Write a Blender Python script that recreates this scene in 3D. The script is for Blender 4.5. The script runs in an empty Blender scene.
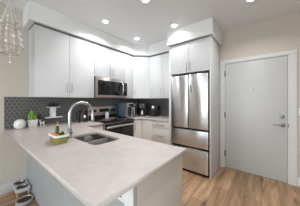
import bpy, bmesh, math, random
from mathutils import Vector, Matrix
random.seed(7)
S = bpy.context.scene
COL = S.collection
PI = math.pi

# ------------------------------------------------------------------ camera
cam_d = bpy.data.cameras.new('camera')
cam_d.sensor_width = 36.0
cam_d.lens = 143.4 / 300 * 36
cam_d.shift_y = -2.76 / 300
cam_d.clip_start = 0.02
cam = bpy.data.objects.new('camera', cam_d)
COL.objects.link(cam)
cam.location = (2.877, -3.143, 1.323)
cam.rotation_euler = (PI / 2, 0, math.radians(38.6))
S.camera = cam

# ------------------------------------------------------------------ view, sky, daylight
S.view_settings.view_transform = 'Standard'
S.view_settings.look = 'None'
S.view_settings.gamma = 1
S.view_settings.use_curve_mapping = False
S.view_settings.exposure = 0.54
world = bpy.data.worlds.new('sky')
S.world = world
world.use_nodes = True
wn = world.node_tree
for n in list(wn.nodes):
    wn.nodes.remove(n)
w_out = wn.nodes.new('ShaderNodeOutputWorld')
w_bg = wn.nodes.new('ShaderNodeBackground')
w_sky = wn.nodes.new('ShaderNodeTexSky')
w_sky.sky_type = 'NISHITA'
w_sky.sun_disc = False
w_sky.sun_elevation = math.radians(40)
w_sky.sun_rotation = math.radians(200)
w_bg.inputs['Strength'].default_value = 0.12
wn.links.new(w_sky.outputs[0], w_bg.inputs[0])
wn.links.new(w_bg.outputs[0], w_out.inputs[0])


def area(name, loc, rot, sx, sy, power, color, spread=PI, shape='RECTANGLE'):
    d = bpy.data.lights.new(name, 'AREA')
    d.shape = shape
    d.size = sx
    if shape in ('RECTANGLE', 'ELLIPSE'):
        d.size_y = sy
    d.energy = power
    d.color = color
    d.spread = spread
    o = bpy.data.objects.new(name, d)
    o.location = loc
    o.rotation_euler = rot
    COL.objects.link(o)
    return o


ROOM_X, ROOM_Y, CEIL = 4.3, -6.8, 2.688
# daylight entering by the living-room windows; the right-wall one is added fill
area('daylight_and_fill', (-0.16, -4.3, 1.25), (0, -PI / 2, 0), 2.1, 0.6, 13, (0.80, 0.91, 1.0))
area('daylight_and_fill', (-0.16, -5.95, 1.25), (0, -PI / 2, 0), 2.1, 1.2, 30, (0.80, 0.91, 1.0))
area('daylight_and_fill', (ROOM_X + 0.16, -3.4, 1.25), (0, PI / 2, 0), 2.1, 2.0, 23, (0.92, 0.96, 1.0))  # unseen fill lamp, added to brighten the left-wall cabinets
area('daylight_and_fill', (2.3, ROOM_Y - 0.16, 1.25), (-PI / 2, 0, PI), 2.8, 2.1, 105, (0.86, 0.93, 1.0))
LAMP_W = 5.2
LAMP_C = (0.965, 0.98, 1.0)


# ------------------------------------------------------------------ materials
def mat(name, col, rough=0.5, metal=0.0, var=0.0, scale=20.0, bump=0.0, stretch=None, **kw):
    m = bpy.data.materials.new(name)
    m.use_nodes = True
    nt = m.node_tree
    b = nt.nodes['Principled BSDF']
    b.inputs['Base Color'].default_value = (*col, 1)
    b.inputs['Roughness'].default_value = rough
    b.inputs['Metallic'].default_value = metal
    for k, v in kw.items():
        b.inputs[k.replace('_', ' ')].default_value = v
    tc = nt.nodes.new('ShaderNodeTexCoord')
    mp = nt.nodes.new('ShaderNodeMapping')
    if stretch:
        mp.inputs['Scale'].default_value = stretch
    nz = nt.nodes.new('ShaderNodeTexNoise')
    nz.inputs['Scale'].default_value = scale
    nz.inputs['Detail'].default_value = 4
    nt.links.new(tc.outputs['Object'], mp.inputs[0])
    nt.links.new(mp.outputs[0], nz.inputs['Vector'])
    if var > 0:
        r = nt.nodes.new('ShaderNodeValToRGB')
        r.color_ramp.elements[0].position = 0.3
        r.color_ramp.elements[1].position = 0.7
        r.color_ramp.elements[0].color = (*[max(0, c * (1 - var)) for c in col], 1)
        r.color_ramp.elements[1].color = (*[min(1, c * (1 + var)) for c in col], 1)
        nt.links.new(nz.outputs['Fac'], r.inputs[0])
        nt.links.new(r.outputs[0], b.inputs['Base Color'])
    if bump > 0:
        bp = nt.nodes.new('ShaderNodeBump')
        bp.inputs['Strength'].default_value = bump
        bp.inputs['Distance'].default_value = 0.002
        nt.links.new(nz.outputs['Fac'], bp.inputs['Height'])
        nt.links.new(bp.outputs[0], b.inputs['Normal'])
    return m


def hex_mat(name, tile, grout, width):
    m = bpy.data.materials.new(name)
    m.use_nodes = True
    nt = m.node_tree
    N, L = nt.nodes, nt.links
    b = N['Principled BSDF']
    tc = N.new('ShaderNodeTexCoord')
    sx = N.new('ShaderNodeSeparateXYZ')
    L.new(tc.outputs['Object'], sx.inputs[0])

    def mth(op, a, c=None):
        n = N.new('ShaderNodeMath')
        n.operation = op
        for i, v in enumerate((a, c)):
            if v is None:
                continue
            if isinstance(v, (int, float)):
                n.inputs[i].default_value = v
            else:
                L.new(v, n.inputs[i])
        return n.outputs[0]
    u = mth('ADD', mth('MULTIPLY', mth('ADD', sx.outputs[0], sx.outputs[1]), 1 / width), 200.0)
    v = mth('ADD', mth('MULTIPLY', sx.outputs[2], 1 / width), 100.0)

    def cell(uu, vv):
        a = mth('ABSOLUTE', mth('SUBTRACT', mth('MODULO', uu, 1.0), 0.5))
        c = mth('ABSOLUTE', mth('SUBTRACT', mth('MODULO', vv, 1.7320508), 0.8660254))
        return mth('MAXIMUM', a, mth('ADD', mth('MULTIPLY', a, 0.5), mth('MULTIPLY', c, 0.8660254)))
    d = mth('MINIMUM', cell(u, v), cell(mth('ADD', u, 0.5), mth('ADD', v, 0.8660254)))
    g = mth('GREATER_THAN', d, 0.455)
    nz = N.new('ShaderNodeTexNoise')
    nz.inputs['Scale'].default_value = 14
    L.new(tc.outputs['Object'], nz.inputs['Vector'])
    r = N.new('ShaderNodeValToRGB')
    r.color_ramp.elements[0].color = (*[c * 0.82 for c in tile], 1)
    r.color_ramp.elements[1].color = (*[c * 1.18 for c in tile], 1)
    L.new(nz.outputs['Fac'], r.inputs[0])
    mx = N.new('ShaderNodeMix')
    mx.data_type = 'RGBA'
    L.new(g, mx.inputs[0])
    L.new(r.outputs[0], mx.inputs[6])
    mx.inputs[7].default_value = (*grout, 1)
    L.new(mx.outputs[2], b.inputs['Base Color'])
    b.inputs['Roughness'].default_value = 0.42
    bp = N.new('ShaderNodeBump')
    bp.inputs['Strength'].default_value = 0.25
    bp.inputs['Distance'].default_value = 0.002
    L.new(mth('SUBTRACT', 1.0, g), bp.inputs['Height'])
    L.new(bp.outputs[0], b.inputs['Normal'])
    return m


def plank_mat(name):
    m = bpy.data.materials.new(name)
    m.use_nodes = True
    nt = m.node_tree
    N, L = nt.nodes, nt.links
    b = N['Principled BSDF']
    tc = N.new('ShaderNodeTexCoord')
    mp = N.new('ShaderNodeMapping')
    mp.inputs['Rotation'].default_value = (0, 0, PI / 2)
    L.new(tc.outputs['Object'], mp.inputs[0])
    br = N.new('ShaderNodeTexBrick')
    br.offset = 0.37
    br.inputs['Scale'].default_value = 1.0
    br.inputs['Brick Width'].default_value = 1.25
    br.inputs['Row Height'].default_value = 0.19
    br.inputs['Mortar Size'].default_value = 0.0022
    br.inputs['Mortar Smooth'].default_value = 0.2
    br.inputs['Color1'].default_value = (0.53, 0.335, 0.20, 1)
    br.inputs['Color2'].default_value = (0.36, 0.222, 0.132, 1)
    br.inputs['Mortar'].default_value = (0.09, 0.055, 0.035, 1)
    L.new(mp.outputs[0], br.inputs['Vector'])
    m2 = N.new('ShaderNodeMapping')
    m2.inputs['Scale'].default_value = (8, 0.9, 1)
    L.new(tc.outputs['Object'], m2.inputs[0])
    nz = N.new('ShaderNodeTexNoise')
    nz.inputs['Scale'].default_value = 1.6
    nz.inputs['Detail'].default_value = 6
    nz.inputs['Distortion'].default_value = 0.8
    L.new(m2.outputs[0], nz.inputs['Vector'])
    r = N.new('ShaderNodeValToRGB')
    r.color_ramp.elements[0].position = 0.32
    r.color_ramp.elements[0].color = (0.40, 0.36, 0.335, 1)
    r.color_ramp.elements[1].position = 0.66
    r.color_ramp.elements[1].color = (1.12, 1.1, 1.06, 1)
    L.new(nz.outputs['Fac'], r.inputs[0])
    # knots
    m3 = N.new('ShaderNodeMapping')
    m3.inputs['Scale'].default_value = (6, 1.5, 1)
    L.new(tc.outputs['Object'], m3.inputs[0])
    vo = N.new('ShaderNodeTexVoronoi')
    vo.inputs['Scale'].default_value = 1.0
    L.new(m3.outputs[0], vo.inputs['Vector'])
    rk = N.new('ShaderNodeValToRGB')
    rk.color_ramp.elements[0].position = 0.04
    rk.color_ramp.elements[0].color = (0.28, 0.24, 0.22, 1)
    rk.color_ramp.elements[1].position = 0.2
    rk.color_ramp.elements[1].color = (1, 1, 1, 1)
    L.new(vo.outputs['Distance'], rk.inputs[0])
    mx = N.new('ShaderNodeMix')
    mx.data_type = 'RGBA'
    mx.blend_type = 'MULTIPLY'
    mx.inputs[0].default_value = 0.85
    L.new(br.outputs[0], mx.inputs[6])
    L.new(r.outputs[0], mx.inputs[7])
    mk = N.new('ShaderNodeMix')
    mk.data_type = 'RGBA'
    mk.blend_type = 'MULTIPLY'
    mk.inputs[0].default_value = 1.0
    L.new(mx.outputs[2], mk.inputs[6])
    L.new(rk.outputs[0], mk.inputs[7])
    L.new(mk.outputs[2], b.inputs['Base Color'])
    b.inputs['Roughness'].default_value = 0.42
    bp = N.new('ShaderNodeBump')
    bp.inputs['Strength'].default_value = 0.15
    bp.inputs['Distance'].default_value = 0.002
    L.new(nz.outputs['Fac'], bp.inputs['Height'])
    L.new(bp.outputs[0], b.inputs['Normal'])
    return m


def quartz_mat(name):
    m = mat(name, (0.70, 0.63, 0.585), 0.32, var=0.0)
    nt = m.node_tree
    N, L = nt.nodes, nt.links
    b = N['Principled BSDF']
    tc = N.new('ShaderNodeTexCoord')
    n1 = N.new('ShaderNodeTexNoise')
    n1.inputs['Scale'].default_value = 6
    n1.inputs['Detail'].default_value = 8
    n1.inputs['Distortion'].default_value = 1.2
    L.new(tc.outputs['Object'], n1.inputs['Vector'])
    r = N.new('ShaderNodeValToRGB')
    r.color_ramp.elements[0].position = 0.3
    r.color_ramp.elements[0].color = (0.475, 0.42, 0.39, 1)
    r.color_ramp.elements[1].position = 0.62
    r.color_ramp.elements[1].color = (0.545, 0.487, 0.45, 1)
    L.new(n1.outputs['Fac'], r.inputs[0])
    L.new(r.outputs[0], b.inputs['Base Color'])
    return m


def steel_mat(name, col, rough=0.28, aniso=0.75, vertical=False):
    m = mat(name, col, rough, 1.0)
    nt = m.node_tree
    N, L = nt.nodes, nt.links
    b = N['Principled BSDF']
    tc = N.new('ShaderNodeTexCoord')
    mp = N.new('ShaderNodeMapping')
    mp.inputs['Scale'].default_value = (1.5, 1.5, 220) if not vertical else (220, 220, 1.5)
    nz = N.new('ShaderNodeTexNoise')
    nz.inputs['Scale'].default_value = 2.0
    nz.inputs['Detail'].default_value = 3
    L.new(tc.outputs['Object'], mp.inputs[0])
    L.new(mp.outputs[0], nz.inputs['Vector'])
    bp = N.new('ShaderNodeBump')
    bp.inputs['Strength'].default_value = 0.1
    bp.inputs['Distance'].default_value = 0.001
    tg = N.new('ShaderNodeTangent')
    tg.direction_type = 'RADIAL'
    tg.axis = 'Z'
    L.new(tg.outputs[0], b.inputs['Tangent'])
    b.inputs['Anisotropic'].default_value = 0.9
    b.inputs['Anisotropic Rotation'].default_value = 0.25
    L.new(nz.outputs['Fac'], bp.inputs['Height'])
    L.new(bp.outputs[0], b.inputs['Normal'])
    return m


def emit_mat(name, col, strength):
    m = bpy.data.materials.new(name)
    m.use_nodes = True
    b = m.node_tree.nodes['Principled BSDF']
    b.inputs['Base Color'].default_value = (0.9, 0.9, 0.9, 1)
    b.inputs['Emission Color'].default_value = (*col, 1)
    b.inputs['Emission Strength'].default_value = strength
    return m


def pane_mat(name):
    m = bpy.data.materials.new(name)
    m.use_nodes = True
    N, L = m.node_tree.nodes, m.node_tree.links
    N.remove(N['Principled BSDF'])
    t = N.new('ShaderNodeBsdfTransparent')
    t.inputs[0].default_value = (0.96, 0.98, 0.98, 1)
    g = N.new('ShaderNodeBsdfGlossy')
    g.inputs['Roughness'].default_value = 0.02
    fr = N.new('ShaderNodeFresnel')
    fr.inputs[0].default_value = 1.45
    mx = N.new('ShaderNodeMixShader')
    L.new(fr.outputs[0], mx.inputs[0])
    L.new(t.outputs[0], mx.inputs[1])
    L.new(g.outputs[0], mx.inputs[2])
    L.new(mx.outputs[0], N['Material Output'].inputs[0])
    return m


M = {}
M['wall'] = mat('beige_paint', (0.60, 0.545, 0.475), 0.9, bump=0.05, scale=180)
M['ceiling'] = mat('ceiling_paint', (0.80, 0.81, 0.815), 0.95, bump=0.08, scale=150)
M['soffit'] = mat('soffit_paint', (0.83, 0.83, 0.825), 0.9)
M['trimw'] = mat('white_trim_paint', (0.68, 0.675, 0.665), 0.45)
M['doorw'] = mat('white_door_paint', (0.565, 0.562, 0.56), 0.42)
M['cab'] = mat('white_cabinet_laminate', (0.66, 0.662, 0.665), 0.62)
M['cabw'] = mat('base_cabinet_laminate', (0.74, 0.705, 0.66), 0.4)
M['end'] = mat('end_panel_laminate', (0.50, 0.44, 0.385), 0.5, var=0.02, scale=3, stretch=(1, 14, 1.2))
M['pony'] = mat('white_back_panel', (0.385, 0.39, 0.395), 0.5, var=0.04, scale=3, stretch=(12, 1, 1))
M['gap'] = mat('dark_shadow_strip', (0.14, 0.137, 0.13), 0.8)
M['floor'] = plank_mat('oak_laminate_planks')
M['quartz'] = quartz_mat('pale_quartz')
M['hex'] = hex_mat('grey_hexagon_tiles', (0.085, 0.082, 0.082), (0.26, 0.25, 0.24), 0.053)
M['steel'] = steel_mat('brushed_steel', (0.66, 0.655, 0.65))
M['steelw'] = steel_mat('warm_brushed_steel', (0.60, 0.54, 0.50), 0.32)
M['sink'] = mat('satin_sink_steel', (0.085, 0.077, 0.07), 0.42, 0.7, bump=0.05, scale=60)
M['chrome'] = mat('satin_chrome', (0.50, 0.51, 0.52), 0.24, 1.0)
M['nickel'] = mat('brushed_nickel', (0.42, 0.41, 0.40), 0.3, 1.0)
M['darkn'] = mat('dark_nickel', (0.22, 0.21, 0.20), 0.35, 1.0)
M['black'] = mat('black_plastic', (0.008, 0.008, 0.009), 0.45)
M['blackg'] = mat('black_glass', (0.006, 0.006, 0.007), 0.06)
M['smoke'] = mat('smoked_glass', (0.03, 0.028, 0.027), 0.08)
M['bluest'] = mat('blue_reflection_tint', (0.105, 0.14, 0.185), 0.5, 0.0, var=0.12, scale=30)  # blue window reflection put into the colour of the oven's metal side
M['white'] = mat('white_plastic', (0.80, 0.80, 0.79), 0.35)
M['ceram'] = mat('white_ceramic', (0.80, 0.79, 0.78), 0.3, bump=0.1, scale=25)
M['gold'] = mat('brushed_gold', (0.62, 0.45, 0.18), 0.3, 1.0)
M['cactus'] = mat('cactus_green', (0.17, 0.30, 0.045), 0.5, var=0.35, scale=22, bump=0.3)
M['soil'] = mat('dark_soil', (0.05, 0.035, 0.025), 0.9)
M['twig'] = mat('brown_twig', (0.10, 0.06, 0.045), 0.7, var=0.3, scale=40)
M['olive'] = mat('olive_green_plastic', (0.27, 0.23, 0.07), 0.4, var=0.08, scale=30)
M['amber'] = mat('dark_olive_glass', (0.045, 0.035, 0.008), 0.1)
M['orange'] = mat('orange_sponge', (0.80, 0.16, 0.03), 0.9, var=0.2, scale=120, bump=0.6)
M['greens'] = mat('green_scrubber', (0.06, 0.27, 0.03), 0.9, var=0.3, scale=120, bump=0.6)
M['red'] = emit_mat('red_indicator', (0.8, 0.01, 0.015), 0.45)
M['wood'] = mat('pale_wood', (0.50, 0.29, 0.12), 0.5, var=0.15, scale=6, stretch=(1, 1, 8))
M['grey'] = mat('pale_grey_laminate', (0.58, 0.59, 0.60), 0.45)
M['kibble'] = mat('brown_kibble', (0.07, 0.035, 0.02), 0.9, var=0.5, scale=90, bump=1.0)
M['bowl'] = mat('dark_bowl_metal', (0.20, 0.195, 0.19), 0.35, 0.8)
M['bowlr'] = mat('pale_bowl_rim', (0.36, 0.36, 0.355), 0.4)
M['string'] = mat('white_cord', (0.75, 0.73, 0.70), 0.8)
M['shell'] = mat('pearly_shell', (0.86, 0.84, 0.80), 0.25, var=0.08, scale=40)
M['shellb'] = mat('tan_shell', (0.58, 0.47, 0.37), 0.4, var=0.2, scale=60)
M['rattan'] = mat('pale_and_brown_beads', (0.48, 0.41, 0.34), 0.6, var=0.55, scale=45)
M['teal'] = mat('teal_enamel', (0.10, 0.20, 0.20), 0.35)
M['capo'] = mat('orange_cap', (0.75, 0.33, 0.04), 0.4)
M['lamp'] = emit_mat('lamp_diffuser', (1.0, 0.97, 0.92), 9.0)
M['display'] = emit_mat('dim_display', (0.25, 0.45, 0.8), 0.05)
M['pane'] = pane_mat('window_pane_glass')
M['cglass'] = mat('carafe_glass', (0.05, 0.05, 0.05), 0.05, Transmission_Weight=0.5)


# ------------------------------------------------------------------ mesh helpers
def box(bm, x0, x1, y0, y1, z0, z1, bev=0.0, seg=2):
    t = bmesh.new()
    bmesh.ops.create_cube(t, size=1.0)
    for v in t.verts:
        v.co = Vector(((x0 + x1) / 2 + v.co.x * (x1 - x0), (y0 + y1) / 2 + v.co.y * (y1 - y0), (z0 + z1) / 2 + v.co.z * (z1 - z0)))
    if bev > 0:
        bmesh.ops.bevel(t, geom=list(t.edges), offset=bev, segments=seg, affect='EDGES', profile=0.5)
    merge(bm, t)


def merge(bm, t):
    me = bpy.data.meshes.new('tmp')
    t.to_mesh(me)
    t.free()
    bm.from_mesh(me)
    bpy.data.meshes.remove(me)


def lathe(bm, prof, cx=0, cy=0, seg=24, axis='z', cz=0):
    """profile of (radius, height) spun about an axis through (cx,cy,cz)"""
    rings = []
    for r, h in prof:
        ring = []
        for i in range(seg):
            a = 2 * PI * i / seg
            c, s = r * math.cos(a), r * math.sin(a)
            if axis == 'z':
                p = (cx + c, cy + s, cz + h)
            elif axis == 'y':
                p = (cx + c, cy + h, cz + s)
            else:
                p = (cx + h, cy + c, cz + s)
            ring.append(bm.verts.new(p))
        rings.append(ring)
    for a, b in zip(rings, rings[1:]):
        for i in range(seg):
            bm.faces.new((a[i], a[(i + 1) % seg], b[(i + 1) % seg], b[i]))
    loop = tuple(prof[0]) == tuple(prof[-1])
    if prof[0][0] > 1e-6 and not loop:
        bm.faces.new(rings[0][::-1])
    if prof[-1][0] > 1e-6 and not loop:
        bm.faces.new(rings[-1])
    bmesh.ops.remove_doubles(bm, verts=[v for r in rings for v in r], dist=1e-7)


def cyl(bm, cx, cy, z0, z1, r, seg=20):
    lathe(bm, [(r, z0), (r, z1)], cx, cy, seg)


def tube(bm, pts, r, seg=8, closed=False):
    pts = [Vector(p) for p in pts]
    n = len(pts)
    rr = r if isinstance(r, (list, tuple)) else [r] * n
    prev = None
    rings = []
    for i, p in enumerate(pts):
        if closed:
            d = pts[(i + 1) % n] - pts[i - 1]
        else:
            d = pts[min(i + 1, n - 1)] - pts[max(i - 1, 0)]
        d.normalize()
        if prev is None:
            u = d.orthogonal().normalized()
        else:
            u = (prev - d * prev.dot(d))
            u = u.normalized() if u.length > 1e-6 else d.orthogonal().normalized()
        prev = u
        w = d.cross(u)
        rings.append([bm.verts.new(p + (u * math.cos(2 * PI * k / seg) + w * math.sin(2 * PI * k / seg)) * rr[i]) for k in range(seg)])
    pairs = list(zip(rings, rings[1:]))
    if closed:
        pairs.append((rings[-1], rings[0]))
    for a, b in pairs:
        for k in range(seg):
            bm.faces.new((a[k], a[(k + 1) % seg], b[(k + 1) % seg], b[k]))
    if not closed:
        bm.faces.new(rings[0][::-1])
        bm.faces.new(rings[-1])


def prism(bm, outline, z0, z1):
    a = [bm.verts.new((x, y, z0)) for x, y in outline]
    b = [bm.verts.new((x, y, z1)) for x, y in outline]
    n = len(outline)
    bm.faces.new(a[::-1])
    bm.faces.new(b)
    for i in range(n):
        bm.faces.new((a[i], a[(i + 1) % n], b[(i + 1) % n], b[i]))


def ball(bm, c, rx, ry=None, rz=None, seg=16, rot=None):
    t = bmesh.new()
    bmesh.ops.create_uvsphere(t, u_segments=seg, v_segments=max(6, seg // 2 + 2), radius=1.0)
    mtx = Matrix.Diagonal((rx, ry or rx, rz or rx, 1))
    if rot is not None:
        mtx = rot.to_4x4() @ mtx
    bmesh.ops.transform(t, matrix=Matrix.Translation(c) @ mtx, verts=t.verts)
    merge(bm, t)


def rrect(x0, x1, y0, y1, r, n=5):
    pts = []
    for cx, cy, a0 in ((x1 - r, y1 - r, 0), (x0 + r, y1 - r, PI / 2), (x0 + r, y0 + r, PI), (x1 - r, y0 + r, 1.5 * PI)):
        for i in range(n + 1):
            a = a0 + PI / 2 * i / n
            pts.append((cx + r * math.cos(a), cy + r * math.sin(a)))
    return pts


def slab_with_holes(outline, holes, z0, z1, bev=0.0):
    """flat slab with real cut-outs, returned as bmesh"""
    cu = bpy.data.curves.new('tmp', 'CURVE')
    cu.dimensions = '2D'
    cu.fill_mode = 'BOTH'
    cu.extrude = (z1 - z0) / 2 - bev
    cu.bevel_depth = bev
    cu.bevel_resolution = 1
    cu.offset = -bev
    for pts in [outline] + holes:
        sp = cu.splines.new('POLY')
        sp.points.add(len(pts) - 1)
        for p, q in zip(sp.points, pts):
            p.co = (q[0], q[1], 0, 1)
        sp.use_cyclic_u = True
    o = bpy.data.objects.new('tmp', cu)
    COL.objects.link(o)
    dg = bpy.context.evaluated_depsgraph_get()
    dg.update()
    me = bpy.data.meshes.new_from_object(o.evaluated_get(dg))
    bm = bmesh.new()
    bm.from_mesh(me)
    bmesh.ops.translate(bm, verts=bm.verts, vec=(0, 0, (z0 + z1) / 2))
    bmesh.ops.remove_doubles(bm, verts=bm.verts, dist=1e-5)
    bpy.data.meshes.remove(me)
    bpy.data.objects.remove(o)
    bpy.data.curves.remove(cu)
    return bm


def rootloc(o):
    while o.parent:
        o = o.parent
    return o.location.copy()


def obj(name, bm, material, parent=None, smooth=False, local=False):
    """link one mesh; vertices are given in room coordinates unless local"""
    bmesh.ops.recalc_face_normals(bm, faces=bm.faces)
    if parent is not None and not local:
        bmesh.ops.translate(bm, verts=bm.verts, vec=-rootloc(parent))
    me = bpy.data.meshes.new(name)
    bm.to_mesh(me)
    bm.free()
    me.materials.append(material)
    if smooth:
        for p in me.polygons:
            p.use_smooth = True
        try:
            me.set_sharp_from_angle(angle=math.radians(40))
        except Exception:
            pass
    o = bpy.data.objects.new(name, me)
    COL.objects.link(o)
    if parent is not None:
        o.parent = parent
    return o


def mk(name, material, parent, fn, smooth=False, local=False):
    bm = bmesh.new()
    fn(bm)
    return obj(name, bm, material, parent, smooth, local)


def bx(name, material, parent, x0, x1, y0, y1, z0, z1, bev=0.0):
    bm = bmesh.new()
    box(bm, x0, x1, y0, y1, z0, z1, bev)
    return obj(name, bm, material, parent, smooth=bev > 0)


def tag(o, label, cat, group=None):
    o['label'] = label
    o['category'] = cat
    if group:
        o['group'] = group
    return o


def thing(name, label, cat, loc, rz=0, group=None):
    o = bpy.data.objects.new(name, None)
    o.empty_display_size = 0.05
    COL.objects.link(o)
    o.location = loc
    o.rotation_euler = (0, 0, rz)
    return tag(o, label, cat, group)


def struct(o):
    o['kind'] = 'structure'
    return o


def copy_tree(o, parent=None):
    c = o.copy()
    COL.objects.link(c)
    if parent is not None:
        c.parent = parent
    for ch in list(o.children):
        copy_tree(ch, c)
    return c


def based(o):
    """give a single-mesh thing its origin at the middle of its base"""
    me = o.data
    xs = [v.co for v in me.vertices]
    c = Vector(((min(v.x for v in xs) + max(v.x for v in xs)) / 2, (min(v.y for v in xs) + max(v.y for v in xs)) / 2, min(v.z for v in xs)))
    for v in me.vertices:
        v.co -= c
    o.location = c
    return o


# ------------------------------------------------------------------ room shell
T = 0.12
struct(bx('floor', M['floor'], None, -T, ROOM_X + T, ROOM_Y - T, T, -0.1, 0))
struct(bx('ceiling', M['ceiling'], None, -T, ROOM_X + T, ROOM_Y - T, T, CEIL, CEIL + 0.1))
WZ0, WZ1 = 0.2, 2.3
WIN = ((-4.6, -4.0), (-6.55, -5.35))


def wl(bm):
    box(bm, -T, 0, -4.0, T, 0, CEIL)
    box(bm, -T, 0, -5.35, -4.6, 0, CEIL)
    box(bm, -T, 0, ROOM_Y - T, -6.55, 0, CEIL)
    for a, b in WIN:
        box(bm, -T, 0, a, b, 0, WZ0)
        box(bm, -T, 0, a, b, WZ1, CEIL)


struct(mk('wall_left', M['wall'], None, wl))
DX0, DX1, DZ = 2.267, 3.166, 2.032


def wb(bm):
    box(bm, 0, DX0 - 0.02, 0, T, 0, CEIL)
    box(bm, DX1 + 0.02, ROOM_X, 0, T, 0, CEIL)
    box(bm, DX0 - 0.02, DX1 + 0.02, 0, T, DZ + 0.02, CEIL)


struct(mk('wall_back', M['wall'], None, wb))
RW0, RW1 = -4.4, -2.4


def wr(bm):
    box(bm, ROOM_X, ROOM_X + T, RW1, T, 0, CEIL)
    box(bm, ROOM_X, ROOM_X + T, ROOM_Y - T, RW0, 0, CEIL)
    box(bm, ROOM_X, ROOM_X + T, RW0, RW1, 0, 0.2)
    box(bm, ROOM_X, ROOM_X + T, RW0, RW1, 2.3, CEIL)


struct(mk('wall_right', M['wall'], None, wr))
FX0, FX1 = 0.9, 3.7


def wf(bm):
    box(bm, 0, FX0, ROOM_Y - T, ROOM_Y, 0, CEIL)
    box(bm, FX1, ROOM_X, ROOM_Y - T, ROOM_Y, 0, CEIL)
    box(bm, FX0, FX1, ROOM_Y - T, ROOM_Y, 0, WZ0)
    box(bm, FX0, FX1, ROOM_Y - T, ROOM_Y, WZ1, CEIL)


struct(mk('wall_front', M['wall'], None, wf))

# windows behind the viewer
for wi, (wa, wc) in enumerate(WIN):
    w1 = thing('window_1' if wi == 0 else 'window_3', '', '', (0, (wa + wc) / 2, WZ0))
    del w1['label'], w1['category']
    struct(w1)

    def w1f(bm):
        for y in (wa, wc - 0.05):
            box(bm, -0.09, -0.03, y, y + 0.05, WZ0, WZ1)
        for z in (WZ0, WZ1 - 0.05):
            box(bm, -0.09, -0.03, wa + 0.05, wc - 0.05, z, z + 0.05)
    mk('window_frame', M['trimw'], w1, w1f)
    bx('pane', M['pane'], w1, -0.063, -0.057, wa + 0.051, wc - 0.051, WZ0 + 0.051, WZ1 - 0.051)
w2 = thing('window_2', '', '', ((FX0 + FX1) / 2, ROOM_Y, WZ0))
del w2['label'], w2['category']
struct(w2)


def w2f(bm):
    for x in (FX0, (FX0 + FX1) / 2 - 0.03, FX1 - 0.06):
        box(bm, x, x + 0.06, ROOM_Y - 0.09, ROOM_Y - 0.03, WZ0, WZ1)
    for z in (WZ0, WZ1 - 0.06):
        box(bm, FX0 + 0.06, FX1 - 0.06, ROOM_Y - 0.09, ROOM_Y - 0.03, z, z + 0.06)


mk('window_frame', M['trimw'], w2, w2f)
bx('pane', M['pane'], w2, FX0 + 0.061, (FX0 + FX1) / 2 - 0.031, ROOM_Y - 0.063, ROOM_Y - 0.057, WZ0 + 0.061, WZ1 - 0.061)
bx('pane', M['pane'], w2, (FX0 + FX1) / 2 + 0.031, FX1 - 0.061, ROOM_Y - 0.063, ROOM_Y - 0.057, WZ0 + 0.061, WZ1 - 0.061)

w4 = thing('added_fill_window', '', '', (ROOM_X, (RW0 + RW1) / 2, WZ0))  # unseen window, added to carry the fill light from the right
del w4['label'], w4['category']
struct(w4)


def w4f(bm):
    for y in (RW0, (RW0 + RW1) / 2 - 0.025, RW1 - 0.05):
        box(bm, ROOM_X + 0.03, ROOM_X + 0.09, y, y + 0.05, WZ0, WZ1)
    for z in (WZ0, WZ1 - 0.05):
        box(bm, ROOM_X + 0.03, ROOM_X + 0.09, RW0 + 0.05, RW1 - 0.05, z, z + 0.05)


mk('window_frame', M['trimw'], w4, w4f)
bx('pane', M['pane'], w4, ROOM_X + 0.057, ROOM_X + 0.063, RW0 + 0.051, (RW0 + RW1) / 2 - 0.026, WZ0 + 0.051, WZ1 - 0.051)
bx('pane', M['pane'], w4, ROOM_X + 0.057, ROOM_X + 0.063, (RW0 + RW1) / 2 + 0.026, RW1 - 0.051, WZ0 + 0.051, WZ1 - 0.051)

# baseboards
struct(bx('baseboard_left', M['trimw'], None, 0, 0.014, ROOM_Y, -2.602, 0, 0.14, 0.003))
struct(bx('baseboard_back', M['trimw'], None, 3.272, ROOM_X, -0.014, 0, 0, 0.14, 0.003))

# soffit (bulkhead) along the left wall, round the corner and over the refrigerator
SB = 2.434


def sof(bm):
    prism(bm, [(0, -2.64), (0.375, -2.64), (0.375, -0.63), (0.63, -0.375), (1.345, -0.375), (1.345, 0), (0, 0)], SB, CEIL)
    prism(bm, [(1.345, -0.672), (2.215, -0.672), (2.215, 0), (1.345, 0)], SB - 0.014, CEIL)


struct(mk('soffit', M['soffit'], None, sof))


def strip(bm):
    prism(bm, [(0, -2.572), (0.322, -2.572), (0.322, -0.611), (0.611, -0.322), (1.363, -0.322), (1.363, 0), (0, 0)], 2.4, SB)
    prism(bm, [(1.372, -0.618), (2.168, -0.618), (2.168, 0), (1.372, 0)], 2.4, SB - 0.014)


struct(mk('gap_shade_strip', M['gap'], None, strip))  # dark filler standing in for the shade in the gap under the soffit

# tiled backsplash
struct(bx('backsplash_left', M['hex'], None, 0, 0.008, -2.846, 0, 0.915, 1.371))
struct(bx('backsplash_back', M['hex'], None, 0.008, 1.364, -0.008, 0, 0.915, 1.371))

# entrance door
d1 = thing('door_1', '', '', ((DX0 + DX1) / 2, 0, 0))
del d1['label'], d1['category']
struct(d1)
bx('door_slab', M['doorw'], d1, DX0 + 0.003, DX1 - 0.003, -0.002, 0.042, 0.008, DZ - 0.003, 0.002)


def jamb(bm):
    box(bm, DX0 - 0.02, DX0, 0.0, T, 0, DZ)
    box(bm, DX1, DX1 + 0.02, 0.0, T, 0, DZ)
    box(bm, DX0 - 0.02, DX1 + 0.02, 0.0, T, DZ, DZ + 0.02)


mk('door_jamb', M['gap'], d1, jamb)


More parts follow.
